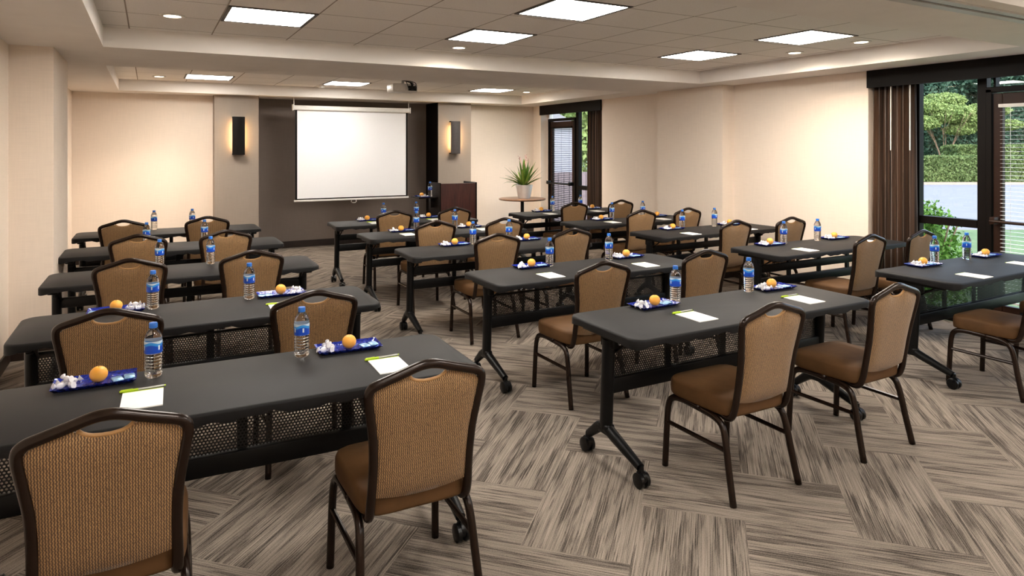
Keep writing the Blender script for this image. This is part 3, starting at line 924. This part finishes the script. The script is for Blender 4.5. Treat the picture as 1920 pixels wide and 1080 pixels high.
# ------------------------------------------------------------------ banquet chairs
def halfw(z_):
    pts = [(.40, .180), (.45, .180), (.52, .177), (.60, .177), (.68, .183), (.76, .195), (.82, .205), (.845, .207)]
    for (a, wa), (b, wb_) in zip(pts, pts[1:]):
        if z_ <= b:
            s = (z_ - a) / (b - a); s = max(0, s)
            return wa + (wb_ - wa) * s
    return .207
def backy(z_): return -.205 - (z_ - .45) * .165
def topz(x_):   # centreline of the crown rail
    ax = abs(x_)
    if ax < .03: return .920 - ax * .12
    return .9156 - (ax - .03) * (.052 / .15) if ax < .18 else .8636 - (ax - .18) * 1.0
def chair_proto():
    root = empty('banquet_chair')
    # seat cushion: rounded, domed
    bm = bmesh.new()
    base = []
    for i in range(48):
        a = 2 * PI * i / 48
        c_, s_ = math.cos(a), math.sin(a)
        e_ = 6.5
        r_ = (abs(c_) ** e_ + abs(s_) ** e_) ** (-1 / e_)
        X_, Y_ = r_ * c_, r_ * s_
        wx = .222 - .018 * (1 - Y_) / 2 * 1.0
        base.append((X_ * wx, Y_ * .215 + .02))
    rings = []
    for (sc_, z_) in ((.93, .386), (.985, .389), (1.0, .398), (1.006, .425), (1.0, .455), (.985, .467), (.94, .475), (.55, .483)):
        rings.append([bm.verts.new((x_ * sc_, .02 + (y_ - .02) * sc_, z_)) for x_, y_ in base])
    for a, b in zip(rings, rings[1:]):
        for i in range(48): bm.faces.new((a[i], a[(i + 1) % 48], b[(i + 1) % 48], b[i]))
    bm.faces.new(rings[0][::-1])
    tp = bm.verts.new((0, .02, .484))
    for i in range(48): bm.faces.new((rings[-1][i], rings[-1][(i + 1) % 48], tp))
    finish(bm, 'seat', 'seat_fabric', root, 60)
    # upholstered back, both faces bulged, with the handle dip under the crown
    bm = bmesh.new()
    nu, nv = 20, 18
    sides = []
    for side in (1, -1):
        g = []
        for j in range(nv + 1):
            row = []
            for i in range(nu + 1):
                u_ = -1 + 2 * i / nu
                s = j / nv
                xt = u_ * .192
                zt = topz(xt) - .012
                dip = max(0, 1 - (xt / .070) ** 2)
                zt -= .046 * dip ** .8
                if abs(u_) > .9: zt -= .008 * (abs(u_) - .9) / .1
                zb = .445 + .02 * (u_ * u_)
                z_ = zb + (zt - zb) * s
                x_ = u_ * (halfw(z_) - .008)
                edge = (1 - abs(u_) ** 6) * (1 - abs(2 * s - 1) ** 8)
                th = (.004 + .016 * max(0, edge))
                y_ = backy(z_) + side * th + (.010 if side > 0 else 0) * 0
                row.append(bm.verts.new((x_, y_, z_)))
            g.append(row)
        sides.append(g)
        for j in range(nv):
            for i in range(nu): bm.faces.new((g[j][i], g[j][i + 1], g[j + 1][i + 1], g[j + 1][i]))
    A, B = sides
    for j in range(nv):
        for i in (0, nu): bm.faces.new((A[j][i], A[j + 1][i], B[j + 1][i], B[j][i]))
    for i in range(nu):
        for j in (0, nv): bm.faces.new((A[j][i], A[j][i + 1], B[j][i + 1], B[j][i]))
    bk = finish(bm, 'backrest', 'back_fabric', root, 60)
    # piping round the dip
    bm = bmesh.new()
    pts = []
    for i in range(13):
        xx = -.068 + .136 * i / 12
        zt = topz(xx) - .012 - .046 * max(0, 1 - (xx / .070) ** 2) ** .8
        pts.append((xx, backy(zt), zt + .001))
    tube(bm, pts, .0062, 8)
    finish(bm, 'piping', 'welt', bk, 180)
    # crown back frame: one continuous tube
    bm = bmesh.new()
    pts = []
    for s in (-1, 1):
        side = [(s * .172, -.10, .385), (s * .177, -.150, .375), (s * .180, -.185, .392), (s * halfw(.44), backy(.44), .44)]
        for z_ in (.50, .56, .62, .68, .74, .79, .825): side.append((s * halfw(z_), backy(z_), z_))
        side += [(s * .203, backy(.854), .854), (s * .186, backy(.870), .870), (s * .15, backy(.882), .882), (s * .09, backy(.900), .900), (s * .035, backy(.917), .917)]
        if s < 0: pts += side
        else: pts += [(0, backy(.921), .921)] + side[::-1]
    tube(bm, smoothpath(pts, 4), .0165, 12, ry=1.0)
    finish(bm, 'back_frame', 'chair_frame', root, 180)
    # inverted U side frames split into front and rear legs
    for s in (-1, 1):
        bm = bmesh.new()
        tube(bm, smoothpath([(s * .222, .232, 0), (s * .218, .225, .18), (s * .213, .218, .31), (s * .207, .195, .362), (s * .203, .13, .378), (s * .20, .0, .374)], 5), .0172, 10, ry=.9)
        finish(bm, 'leg', 'chair_frame', root, 180)
        bm = bmesh.new()
        tube(bm, smoothpath([(s * .20, .002, .374), (s * .200, -.09, .366), (s * .204, -.145, .342), (s * .209, -.172, .28), (s * .216, -.200, .15), (s * .224, -.235, 0)], 5), .0172, 10, ry=.9)
        finish(bm, 'leg', 'chair_frame', root, 180)
        bm = bmesh.new()
        tube(bm, [(s * .217, .222, .235), (s * .211, -.182, .235)], .0112, 8)
        finish(bm, 'stretcher', 'chair_frame', root, 40)
    bm = bmesh.new()
    box(bm, -.20, .20, .13, .155, .368, .390); box(bm, -.20, .20, -.10, -.075, .360, .390)
    finish(bm, 'seat_frame', 'chair_frame', root)
    return root
PC = Proto(chair_proto())
CH = {'L1a': (-.10, 2.455, -1), 'L1b': (.85, 2.435, -1), 'L2a': (-.14, 3.815, -4), 'L2b': (.75, 3.765, 0), 'L3a': (-.09, 5.36, -4), 'L3b': (.64, 5.36, 2),
      'L4a': (-.07, 6.745, -2), 'L4b': (.59, 6.715, 3), 'L5a': (-.23, 8.115, 0), 'L5b': (.55, 8.105, 0),
      'M1a': (2.60, 2.455, 0), 'M1b': (3.54, 2.445, 1), 'M2a': (2.58, 3.775, 0), 'M2b': (3.53, 3.83, 0), 'M3a': (2.63, 5.35, -1), 'M3b': (3.38, 5.35, 2),
      'M4a': (2.54, 6.545, 0), 'M4b': (3.27, 6.445, 0), 'M5a': (2.53, 7.80, 0), 'M5b': (3.32, 7.85, 0),
      'R1a': (5.24, 2.46, 0), 'R1b': (6.12, 2.44, 0), 'R2a': (5.37, 3.785, 1), 'R2b': (6.06, 3.755, 2), 'R3a': (5.24, 5.135, 0), 'R3b': (6.0, 5.075, -2),
      'R4a': (5.13, 6.48, 0), 'R4b': (5.80, 6.42, 0), 'R5a': (5.06, 7.80, 1), 'R5b': (5.85, 7.80, 0)}
for k_, (x_, y_, a) in CH.items():
    lb = 'tan crown-back banquet chair, %s seat of the %s %s-column table' % ('left' if k_[2] == 'a' else 'right', ROWN[int(k_[1])], COLN[k_[0]])
    PC.put((x_, y_, 0), R(a), lb, 'chair', 'tan banquet chairs at the training tables')

# ------------------------------------------------------------------ place settings
def bottle_proto():
    root = empty('water_bottle')
    bm = bmesh.new()
    prof = [(0, .004), (.014, .002), (.024, 0), (.030, .006)]
    z_ = .010
    for i in range(7):
        prof += [(.0326, z_ + .004), (.0326, z_ + .008), (.0285, z_ + .0115)]
        z_ += .0125
    prof += [(.0325, .100), (.0322, .150), (.0328, .156), (.030, .168), (.024, .182), (.0165, .193), (.0130, .199), (.0130, .206), (0, .206)]
    lathe(bm, prof, 24)
    finish(bm, 'bottle_body', 'water', root, 60)
    bm = bmesh.new(); lathe(bm, [(.0332, .100), (.0332, .148)], 28)
    bmesh.ops.delete(bm, geom=[f_ for f_ in bm.faces if len(f_.verts) > 4], context='FACES_ONLY')
    bmesh.ops.solidify(bm, geom=bm.faces[:], thickness=.0004)
    finish(bm, 'bottle_label', 'label', root, 60)
    bm = bmesh.new(); lathe(bm, [(.0135, .198), (.0155, .199), (.0155, .216), (.0140, .219), (0, .219)], 24)
    finish(bm, 'bottle_cap', 'cap', root, 40)
    return root
def tray_proto():
    bm = bmesh.new()
    nx, ny = 28, 15
    w, d_ = .142, .076
    top, bot = [], []
    for j in range(ny + 1):
        rt_, rb_ = [], []
        for i in range(nx + 1):
            u_ = -1 + 2 * i / nx; v_ = -1 + 2 * j / ny
            m_ = max(abs(u_) ** 1.0 * 1.0, abs(v_))
            ed = max((abs(u_) - .90) / .10, (abs(v_) - .80) / .20, 0)
            h = .004 + .014 * min(1, ed) ** 1.3
            if ed > .5: h += .0018 * math.sin(i * 2.2) * math.sin(j * 2.2 + 1)
            div = max(0, 1 - abs(abs(u_) - .36) / .05) * (1 if ed == 0 else 0)
            rt_.append(bm.verts.new((u_ * w, v_ * d_, h + .004 * div)))
            rb_.append(bm.verts.new((u_ * w * .97, v_ * d_ * .95, max(0, h - .004) if ed > 0 else 0)))
        top.append(rt_); bot.append(rb_)
    for j in range(ny):
        for i in range(nx):
            bm.faces.new((top[j][i], top[j][i + 1], top[j + 1][i + 1], top[j + 1][i]))
            bm.faces.new((bot[j][i], bot[j + 1][i], bot[j + 1][i + 1], bot[j][i + 1]))
    for i in range(nx):
        bm.faces.new((top[0][i], bot[0][i], bot[0][i + 1], top[0][i + 1])); bm.faces.new((top[ny][i], top[ny][i + 1], bot[ny][i + 1], bot[ny][i]))
    for j in range(ny):
        bm.faces.new((top[j][0], top[j + 1][0], bot[j + 1][0], bot[j][0])); bm.faces.new((top[j][nx], bot[j][nx], bot[j + 1][nx], top[j + 1][nx]))
    return finish(bm, 'snack_tray', 'cobalt', None, 40)
def orange_proto():
    bm = bmesh.new()
    prof = []
    for i in range(17):
        a = PI * i / 16
        r_ = .0318 * math.sin(a); z_ = .0308 - .0308 * math.cos(a)
        if i > 14: z_ -= .0016 * (i - 14)
        prof.append((max(r_, 0 if i in (0, 16) else 1e-4), z_))
    lathe(bm, prof, 28)
    o = finish(bm, 'orange', 'orange', None, 180)
    bm = bmesh.new(); lathe(bm, [(0, .0570), (.003, .0570), (.0022, .0600), (0, .0605)], 8)
    finish(bm, 'stem_end', 'leaf', o, 40)
    return o
def candy_proto():
    bm = bmesh.new()
    pts = [(-.029, 0, .017), (-.023, 0, .015), (-.016, 0, .013), (-.011, 0, .012), (0, 0, .012), (.011, 0, .012), (.016, 0, .013), (.023, 0, .014), (.029, 0, .019)]
    tube(bm, pts, [.013, .009, .0030, .010, .0130, .010, .0030, .009, .013], 9, ry=.75)
    return finish(bm, 'wrapped_candy', 'wrap', None, 50)
def packet_proto():
    bm = bmesh.new()
    box(bm, -.019, .019, -.026, .026, 0, .008, bevel=.0035, seg=2)
    for v_ in bm.verts:
        if abs(v_.co.y) > .024: v_.co.z = .004 + (v_.co.z - .004) * .4
    return finish(bm, 'foil_packet', 'foil', None, 50)
def pad_proto():
    root = empty('notepad')
    bm = bmesh.new(); box(bm, -.068, .068, -.095, .095, 0, .004); finish(bm, 'sheets', 'paper', root)
    bm = bmesh.new(); box(bm, -.068, .068, .091, .0958, .0002, .0046); finish(bm, 'binding_strip', 'lime', root)
    return root
def pen_proto():
    root = empty('pen')
    bm = bmesh.new(); tube(bm, [(-.012, 0, .0055), (.068, 0, .0055), (.076, 0, .0055)], [.0048, .0046, .0030], 10); finish(bm, 'barrel', 'pen_grey', root, 40)
    bm = bmesh.new(); tube(bm, [(-.074, 0, .0055), (-.068, 0, .0055), (-.012, 0, .0055)], [.0040, .0055, .0055], 10); box(bm, -.07, -.03, -.0015, .0015, .009, .0125); finish(bm, 'cap', 'lime', root, 40)
    bm = bmesh.new(); tube(bm, [(.0762, 0, .0055), (.081, 0, .0055)], .0036, 8); finish(bm, 'end_plug', 'lime', root, 40)
    return root
PB, PT, PO, PCd, PK, PN, PE = [Proto(f_()) for f_ in (bottle_proto, tray_proto, orange_proto, candy_proto, packet_proto, pad_proto, pen_proto)]
# world positions on the table tops: bottle x, tray x, pad x/y (None where the photo shows none), pen shown; flip = candies on the right
ST = {
 'L1a': (-.32, .20, -.52, -.35, -.06, 1, 0), 'L1b': (.26, .20, .47, .57, -.10, 1, 0),
 'L2a': (-.29, .20, -.47, None, None, 0, 1), 'L2b': (.23, .20, .42, .37, -.14, 1, 1),
 'L3a': (-.20, .20, None, None, None, 0, 0), 'L3b': (.16, .20, None, None, None, 0, 0),
 'L4a': (-.26, .20, None, None, None, 0, 0), 'L4b': (.24, .20, None, None, None, 0, 0),
 'L5a': (-.17, .19, None, None, None, 0, 0), 'L5b': (.22, .20, None, None, None, 0, 0),
 'M1a': (-.19, .23, -.37, -.33, -.09, 1, 0), 'M1b': (.43, .23, .64, .54, -.10, 1, 0),
 'M2a': (-.21, .19, -.36, -.42, -.15, 0, 0), 'M2b': (.37, .19, .57, .47, -.15, 0, 0),
 'M3a': (-.15, .20, -.34, None, None, 0, 0), 'M3b': (.24, .20, .44, None, None, 0, 0),
 'M4a': (-.26, .18, -.42, -.45, -.08, 0, 0), 'M4b': (.21, .19, .40, .46, -.06, 0, 0),
 'M5a': (-.21, .20, -.41, -.40, -.10, 1, 0), 'M5b': (.23, .20, .41, .38, -.10, 1, 0),
 'R1a': (-.18, .24, -.38, -.49, -.20, 0, 0), 'R1b': (.26, .22, .54, .39, -.13, 0, 0),
 'R2a': (-.28, .20, -.45, -.42, -.15, 0, 0), 'R2b': (.21, .20, .49, .62, -.10, 0, 0),
 'R3a': (-.20, .20, -.34, -.44, -.18, 0, 0), 'R3b': (.29, .18, .57, .43, -.18, 0, 0),
 'R4a': (-.15, .21, -.31, -.36, -.08, 0, 0), 'R4b': (.36, .21, .60, .44, -.09, 0, 0),
 'R5a': (-.21, .19, -.38, -.47, -.15, 0, 0), 'R5b': (.30, .20, .53, .35, -.15, 0, 0)}
rn = random.Random(11)
def snack(X_, Y_, Z_, rot, flip, where, ncand=5):
    ca, sa = math.cos(rot), math.sin(rot)
    def w_(dx, dy): return (X_ + dx * ca - dy * sa, Y_ + dx * sa + dy * ca)
    PT.put((X_, Y_, Z_), rot, 'cobalt blue glass snack tray, %s' % where, 'tray', 'blue snack trays on the tables')
    ox, oy = w_(rn.uniform(-.008, .012), rn.uniform(-.005, .01))
    PO.put((ox, oy, Z_ + .0042), rn.uniform(0, 6), 'orange in the middle of the blue tray, %s' % where, 'orange', 'oranges on the trays')
    s = 1 if flip else -1
    lay = [(-.024, -.020, 0), (.018, -.026, 0), (-.012, .012, 0), (.022, .022, 0), (-.002, -.004, .018)]
    for (dx, dy, dz) in lay[:ncand]:
        cx_, cy_ = w_(s * .093 + dx * .8 + rn.uniform(-.003, .003), dy)
        PCd.put((cx_, cy_, Z_ + .004 + dz), rn.uniform(0, PI), '%s white wrapped candy on the tray, %s' % ('topmost' if dz else ('front' if cy_ < w_(s * .093, 0)[1] else 'back') + ' ' + ('left' if cx_ < w_(s * .093, 0)[0] else 'right'), where), 'candy', 'white wrapped candies on the snack trays')
    for q_ in (-1, 1):
        cx_, cy_ = w_(-s * .095 + q_ * .021, rn.uniform(-.008, .008))
        PK.put((cx_, cy_, Z_ + .0042), rot + rn.uniform(-.25, .25), '%s pale blue foil packet on the tray, %s' % ((('front' if q_ * -1 * -1 < 0 else 'back') if rot > 1 else ('left' if q_ < 0 else 'right')), where), 'snack packet', 'pale blue foil packets on the snack trays')
for k_, (bx_, by_, tx, nx_, ny_, pen, flip) in ST.items():
    tx0, ty0, ta = TAB[k_[:2]]
    a = R(ta)
    def W_(dx, dy): return (tx0 + dx * math.cos(a) - dy * math.sin(a), ty0 + dx * math.sin(a) + dy * math.cos(a))
    where = '%s seat, %s %s table' % ('left' if k_[2] == 'a' else 'right', ROWN[int(k_[1])], COLN[k_[0]])
    x_, y_ = W_(bx_, by_)
    PB.put((x_, y_, TZ), rn.uniform(0, 6.28), 'blue-capped water bottle, %s' % where, 'water bottle', 'water bottles on the tables')
    if tx is not None:
        x_, y_ = W_(tx, .215)
        snack(x_, y_, TZ, a + R(rn.uniform(-2, 3)), flip, where)
    if nx_ is not None:
        x_, y_ = W_(nx_, ny_)
        PN.put((x_, y_, TZ), a + R(rn.uniform(-2, 1)), 'small white notepad, %s' % where, 'notepad', 'white notepads on the tables')
        if pen:
            x_, y_ = W_(nx_ - .005, ny_ + .108)
            PE.put((x_, y_, TZ), a + R(3), 'lime and grey pen beside the notepad, %s' % where, 'pen', 'lime green pens on the tables')
# on the lectern shelf
PB.put((3.66, 9.26, .945), 1.0, 'water bottle on the lectern side shelf', 'water bottle')
snack(3.515, 9.20, .945, R(90), 0, 'lectern side shelf')

# ------------------------------------------------------------------ outdoors
ca_, sa_ = math.cos(R(28.57)), math.sin(R(28.57))
def out(l, d_, z_=0.0):
    """lateral / distance along the street's own axes"""
    return Vector((d_ * sa_ + l * ca_, d_ * ca_ - l * sa_, z_))
GZ = -0.12
bm = bmesh.new()
box(bm, 7.0, 130, -60, 130, GZ - .1, GZ)
struct(bm, 'ground_lawn', 'grass')
def street(name, l0, l1, d0, d1, z0, z1, mat):
    bm = bmesh.new()
    pts = [out(l0, d0), out(l1, d0), out(l1, d1), out(l0, d1)]
    prism(bm, [(p.x, p.y) for p in pts], z0, z1)
    return struct(bm, name, mat)
street('ground_road', 8.0, 60, 14.5, 32.0, GZ, GZ + .02, 'asphalt')
street('trim_6', 8.0, 60, 32.0, 32.6, GZ, GZ + .12, 'curb')

def leaves(name, pts, nrm, size, mat, parent=None, seed=1):
    """cloud of small leaf quads at given points"""
    rg = np.random.default_rng(seed)
    n = len(pts)
    a = rg.normal(size=(n, 3)); a /= np.linalg.norm(a, axis=1)[:, None]
    b = rg.normal(size=(n, 3)); b -= a * (a * b).sum(1)[:, None]; b /= np.linalg.norm(b, axis=1)[:, None]
    s = size * rg.uniform(.6, 1.3, (n, 1))
    V = np.empty((n, 4, 3))
    V[:, 0] = pts - a * s; V[:, 1] = pts - b * s * .5; V[:, 2] = pts + a * s; V[:, 3] = pts + b * s * .5
    me = bpy.data.meshes.new(name)
    me.vertices.add(n * 4); me.vertices.foreach_set('co', V.reshape(-1).astype(np.float32))
    me.loops.add(n * 4); me.loops.foreach_set('vertex_index', np.arange(n * 4, dtype=np.int32))
    me.polygons.add(n); me.polygons.foreach_set('loop_start', np.arange(0, n * 4, 4, dtype=np.int32))
    me.polygons.foreach_set('loop_total', np.full(n, 4, dtype=np.int32))
    me.update(); me.validate()
    me.materials.append(M[mat])
    o = bpy.data.objects.new(name, me); C.objects.link(o)
    if parent: o.parent = parent
    return o
def blob_points(blobs, n, seed, shell=.72):
    rg = np.random.default_rng(seed)
    B = np.array(blobs, float)
    vol = (B[:, 3] * B[:, 4] * B[:, 5]) ** (2 / 3)
    idx = rg.choice(len(B), n, p=vol / vol.sum())
    d_ = rg.normal(size=(n, 3)); d_ /= np.linalg.norm(d_, axis=1)[:, None]
    r_ = shell + (1 - shell) * rg.random((n, 1))
    r_ *= 1 + .12 * np.sin(d_[:, :1] * 9 + idx[:, None]) * np.cos(d_[:, 2:] * 8)
    return B[idx, :3] + d_ * r_ * B[idx, 3:6]
def tree(name, loc, trunk_h, crown, n, size, mat, label, stems=1, seed=1, tr_r=.15):
    root = empty(name, loc)
    rg = random.Random(seed)
    bm = bmesh.new()
    for s in range(stems):
        a = 2 * PI * s / max(1, stems) + .4
        sp_ = (.25 if stems > 1 else 0)
        top = Vector((math.cos(a) * sp_ * trunk_h * 1.6, math.sin(a) * sp_ * trunk_h * 1.6, trunk_h * 1.35))
        midp = Vector((math.cos(a) * sp_ * trunk_h * .5, math.sin(a) * sp_ * trunk_h * .5, trunk_h * .6))
        tube(bm, smoothpath([(math.cos(a) * .08 * (stems > 1), math.sin(a) * .08 * (stems > 1), 0), midp, top], 4), [tr_r * (1 - .06 * i) for i in range(9)], 7)
        for b_ in range(3):
            aa = a + rg.uniform(-1, 1)
            e_ = top + Vector((math.cos(aa), math.sin(aa), 1.2)) * trunk_h * .35
            tube(bm, [midp.lerp(top, .5 + .2 * b_), e_], [tr_r * .4, tr_r * .2], 6)
    finish(bm, 'trunk', 'bark', root, 180)
    pts = blob_points(crown, n, seed)
    leaves('crown', pts, None, size, mat, root, seed)
    tag(root, label, 'tree', 'trees outside the windows')
    return root
def hedge(name, l0, l1, d0, d1, z1, n, label, seed, mat='hedge', size=.095):
    root = empty(name, out((l0 + l1) / 2, (d0 + d1) / 2, GZ))
    root.rotation_euler = (0, 0, -R(28.57))
    rg = np.random.default_rng(seed)
    hl, hd, hz_ = (l1 - l0) / 2, (d1 - d0) / 2, z1 - GZ
    bm = bmesh.new(); box(bm, -hl + .1, hl - .1, -hd + .1, hd - .1, 0, hz_ - .1)
    finish(bm, 'twig_core', 'dark_tree', root)
    n1 = int(n * .6)
    P1 = np.stack([rg.uniform(-hl, hl, n1), -hd + rg.uniform(-.04, .14, n1), rg.uniform(.05, hz_, n1)], 1)
    n2 = n - n1
    P2 = np.stack([rg.uniform(-hl, hl, n2), rg.uniform(-hd, hd, n2), hz_ + rg.uniform(-.12, .03, n2)], 1)
    n3 = n // 14
    P3 = np.stack([np.sign(rg.uniform(-1, 1, n3)) * (hl + rg.uniform(-.12, .04, n3)), rg.uniform(-hd, hd, n3), rg.uniform(.05, hz_, n3)], 1)
    P1 = np.concatenate([P1, P3])
    leaves('foliage', np.concatenate([P1, P2]), None, size, mat, root, seed)
    tag(root, label, 'hedge')
hedge('hedge', 13.0, 36, 32.8, 34.3, 1.22, 60000, 'long low clipped hedge along the far side of the parking lot', 4)
hedge('hedge', 24.8, 38, 37.0, 38.6, 1.78, 30000, 'taller clipped hedge behind the low hedge, under the spreading tree', 5)
p = out(26.6, 41)
tree('crape_myrtle', (p.x, p.y, GZ), 2.2, [(0, 0, 3.9, 1.5, 1.5, .6), (1.7, -.8, 3.4, 1.3, 1.3, .5), (-1.7, .8, 3.3, 1.4, 1.3, .45), (.4, .3, 4.7, 1.2, 1.2, .5), (2.4, -1.2, 4.1, 1.2, 1.2, .45), (-1.0, .6, 4.3, 1.2, 1.1, .45), (.9, -.4, 2.9, .9, .9, .3), (-2.6, 1.4, 2.9, 1.1, 1.0, .35), (3.2, -1.7, 3.2, 1.0, 1.0, .35)], 42000, .085, 'tree',
     'spreading light green multi-stemmed tree behind the hedges', stems=6, seed=5, tr_r=.035)
rg_ = random.Random(9)
for i, (l_, d_, h_, lb) in enumerate(((21, 50.5, 9, 'left of'), (29.5, 50.5, 10, 'directly behind'), (56.5, 52, 9, 'far right of'), (25, 62, 13, 'rising high left of'), (35, 63, 14, 'rising high behind'), (44, 62.5, 14, 'rising high right of'), (12, 51, 9, 'far left of'), (36.3, 51.5, 10, 'close on the right of'))):
    p = out(l_, d_)
    cr = [(rg_.uniform(-2, 2), rg_.uniform(-2, 2), h_ * rg_.uniform(.10, .85), rg_.uniform(1.6, 2.6), rg_.uniform(1.6, 2.6), h_ * .17) for _ in range(12)]
    tree('woodland_tree', (p.x, p.y, GZ), h_ * .4, cr, 26000, .17, 'dark_tree', 'dark green woodland tree %s the spreading tree' % lb, seed=20 + i, tr_r=.25)
for i, (l0, l1, d0, lb) in enumerate(((12, 24, 45, 'left'), (24.5, 37, 45, 'middle'), (37.5, 52, 45.5, 'right'))):
    hedge('thicket', l0, l1, d0 - .5, d0 + .5, 3.2 if i == 2 else 4.2, 16000, 'tall dark thicket at the edge of the woods, %s stretch' % lb, 70 + i, 'dark_tree', .16)
p = out(39.8, 41.8)
root = empty('clipped_ball_bush', (p.x, p.y, GZ))
leaves('foliage', blob_points([(0, 0, 1.6, 1.9, 1.9, 1.9)], 9000, 8, .93), None, .07, 'dark_tree', root, 8)
bm = bmesh.new(); bmesh.ops.create_icosphere(bm, subdivisions=3, radius=1.8, matrix=Matrix.Translation((0, 0, 1.6))); finish(bm, 'twig_core', 'dark_tree', root, 180)
tag(root, 'round clipped green bush behind the hedge, seen through the blinds', 'bush')
p = out(46.0, 54)
bm = bmesh.new(); box(bm, -4, 4, -1.5, 1.5, 0, 9); o = finish(bm, 'brick_building', 'brick', None, None, (p.x, p.y, GZ)); o.rotation_euler = (0, 0, -R(28.57))
tag(o, 'red brick building beyond the trees at the right window edge', 'building')
# shrub right outside the near window
def shrub(loc, r_, h_, n, label, seed):
    root = empty('leafy_shrub', loc)
    rg = random.Random(seed)
    bm = bmesh.new()
    for s in range(9):
        a = rg.uniform(0, 6.28)
        tube(bm, [(0, 0, 0), (math.cos(a) * r_ * .35, math.sin(a) * r_ * .35, h_ * .5), (math.cos(a) * r_ * .7, math.sin(a) * r_ * .7, h_ * .85)], .008, 5)
    finish(bm, 'stems', 'bark', root, 180)
    leaves('foliage', blob_points([(0, 0, h_ * .55, r_ * .8, r_ * .8, h_ * .5), (.1, .1, h_ * .8, r_ * .5, r_ * .5, h_ * .25), (-.1, -.15, h_ * .35, r_, r_, h_ * .35)], n, seed, .3), None, .03, 'shrub', root, seed)
    tag(root, label, 'shrub')
shrub((7.75, 4.35, GZ), .42, 1.15, 5000, 'bright green leafy shrub just outside the near window', 31)
# greenery and a pale outbuilding beyond the far window
for i, (x_, y_, h_, lb) in enumerate(((12.6, 17.6, 5.5, 'nearest the fence'), (20.5, 25.5, 8, 'farther back'), (24, 36, 11, 'farthest back'), (9.4, 21.0, 6.5, 'behind the pale outbuilding'))):
    cr = [(rg_.uniform(-1, 1), rg_.uniform(-1, 1), h_ * rg_.uniform(.3, .85), 1.3, 1.3, h_ * .16) for _ in range(7)]
    tree('garden_tree', (x_, y_, GZ), h_ * .4, cr, 14000, .11, 'tree', 'green garden tree outside the far window, %s' % lb, seed=50 + i, tr_r=.12)
root = empty('outbuilding', (8.9, 15.6, GZ))
bm = bmesh.new(); box(bm, -.85, .85, -1, 1, 0, 2.35); finish(bm, 'wall', 'stucco', root)
bm = bmesh.new(); prism(bm, [(-1.0, 2.35), (1.0, 2.35), (0, 2.8)], -1.2, 1.2)
bmesh.ops.rotate(bm, verts=bm.verts[:], cent=(0, 0, 0), matrix=Matrix.Rotation(R(90), 3, 'X'))
finish(bm, 'roof', 'asphalt', root)
tag(root, 'pale outbuilding outside the far window, seen through the blinds', 'shed')
bm = bmesh.new()
for i in range(40): box(bm, i * .16, i * .16 + .14, 0, .03, 0, 1.2)
box(bm, 0, 6.4, .03, .07, .3, .38); box(bm, 0, 6.4, .03, .07, .95, 1.03)
o = finish(bm, 'wooden_fence', 'fence', None, None, (7.6, 13.4, GZ))
tag(o, 'lilac grey plank fence outside the far window', 'fence')
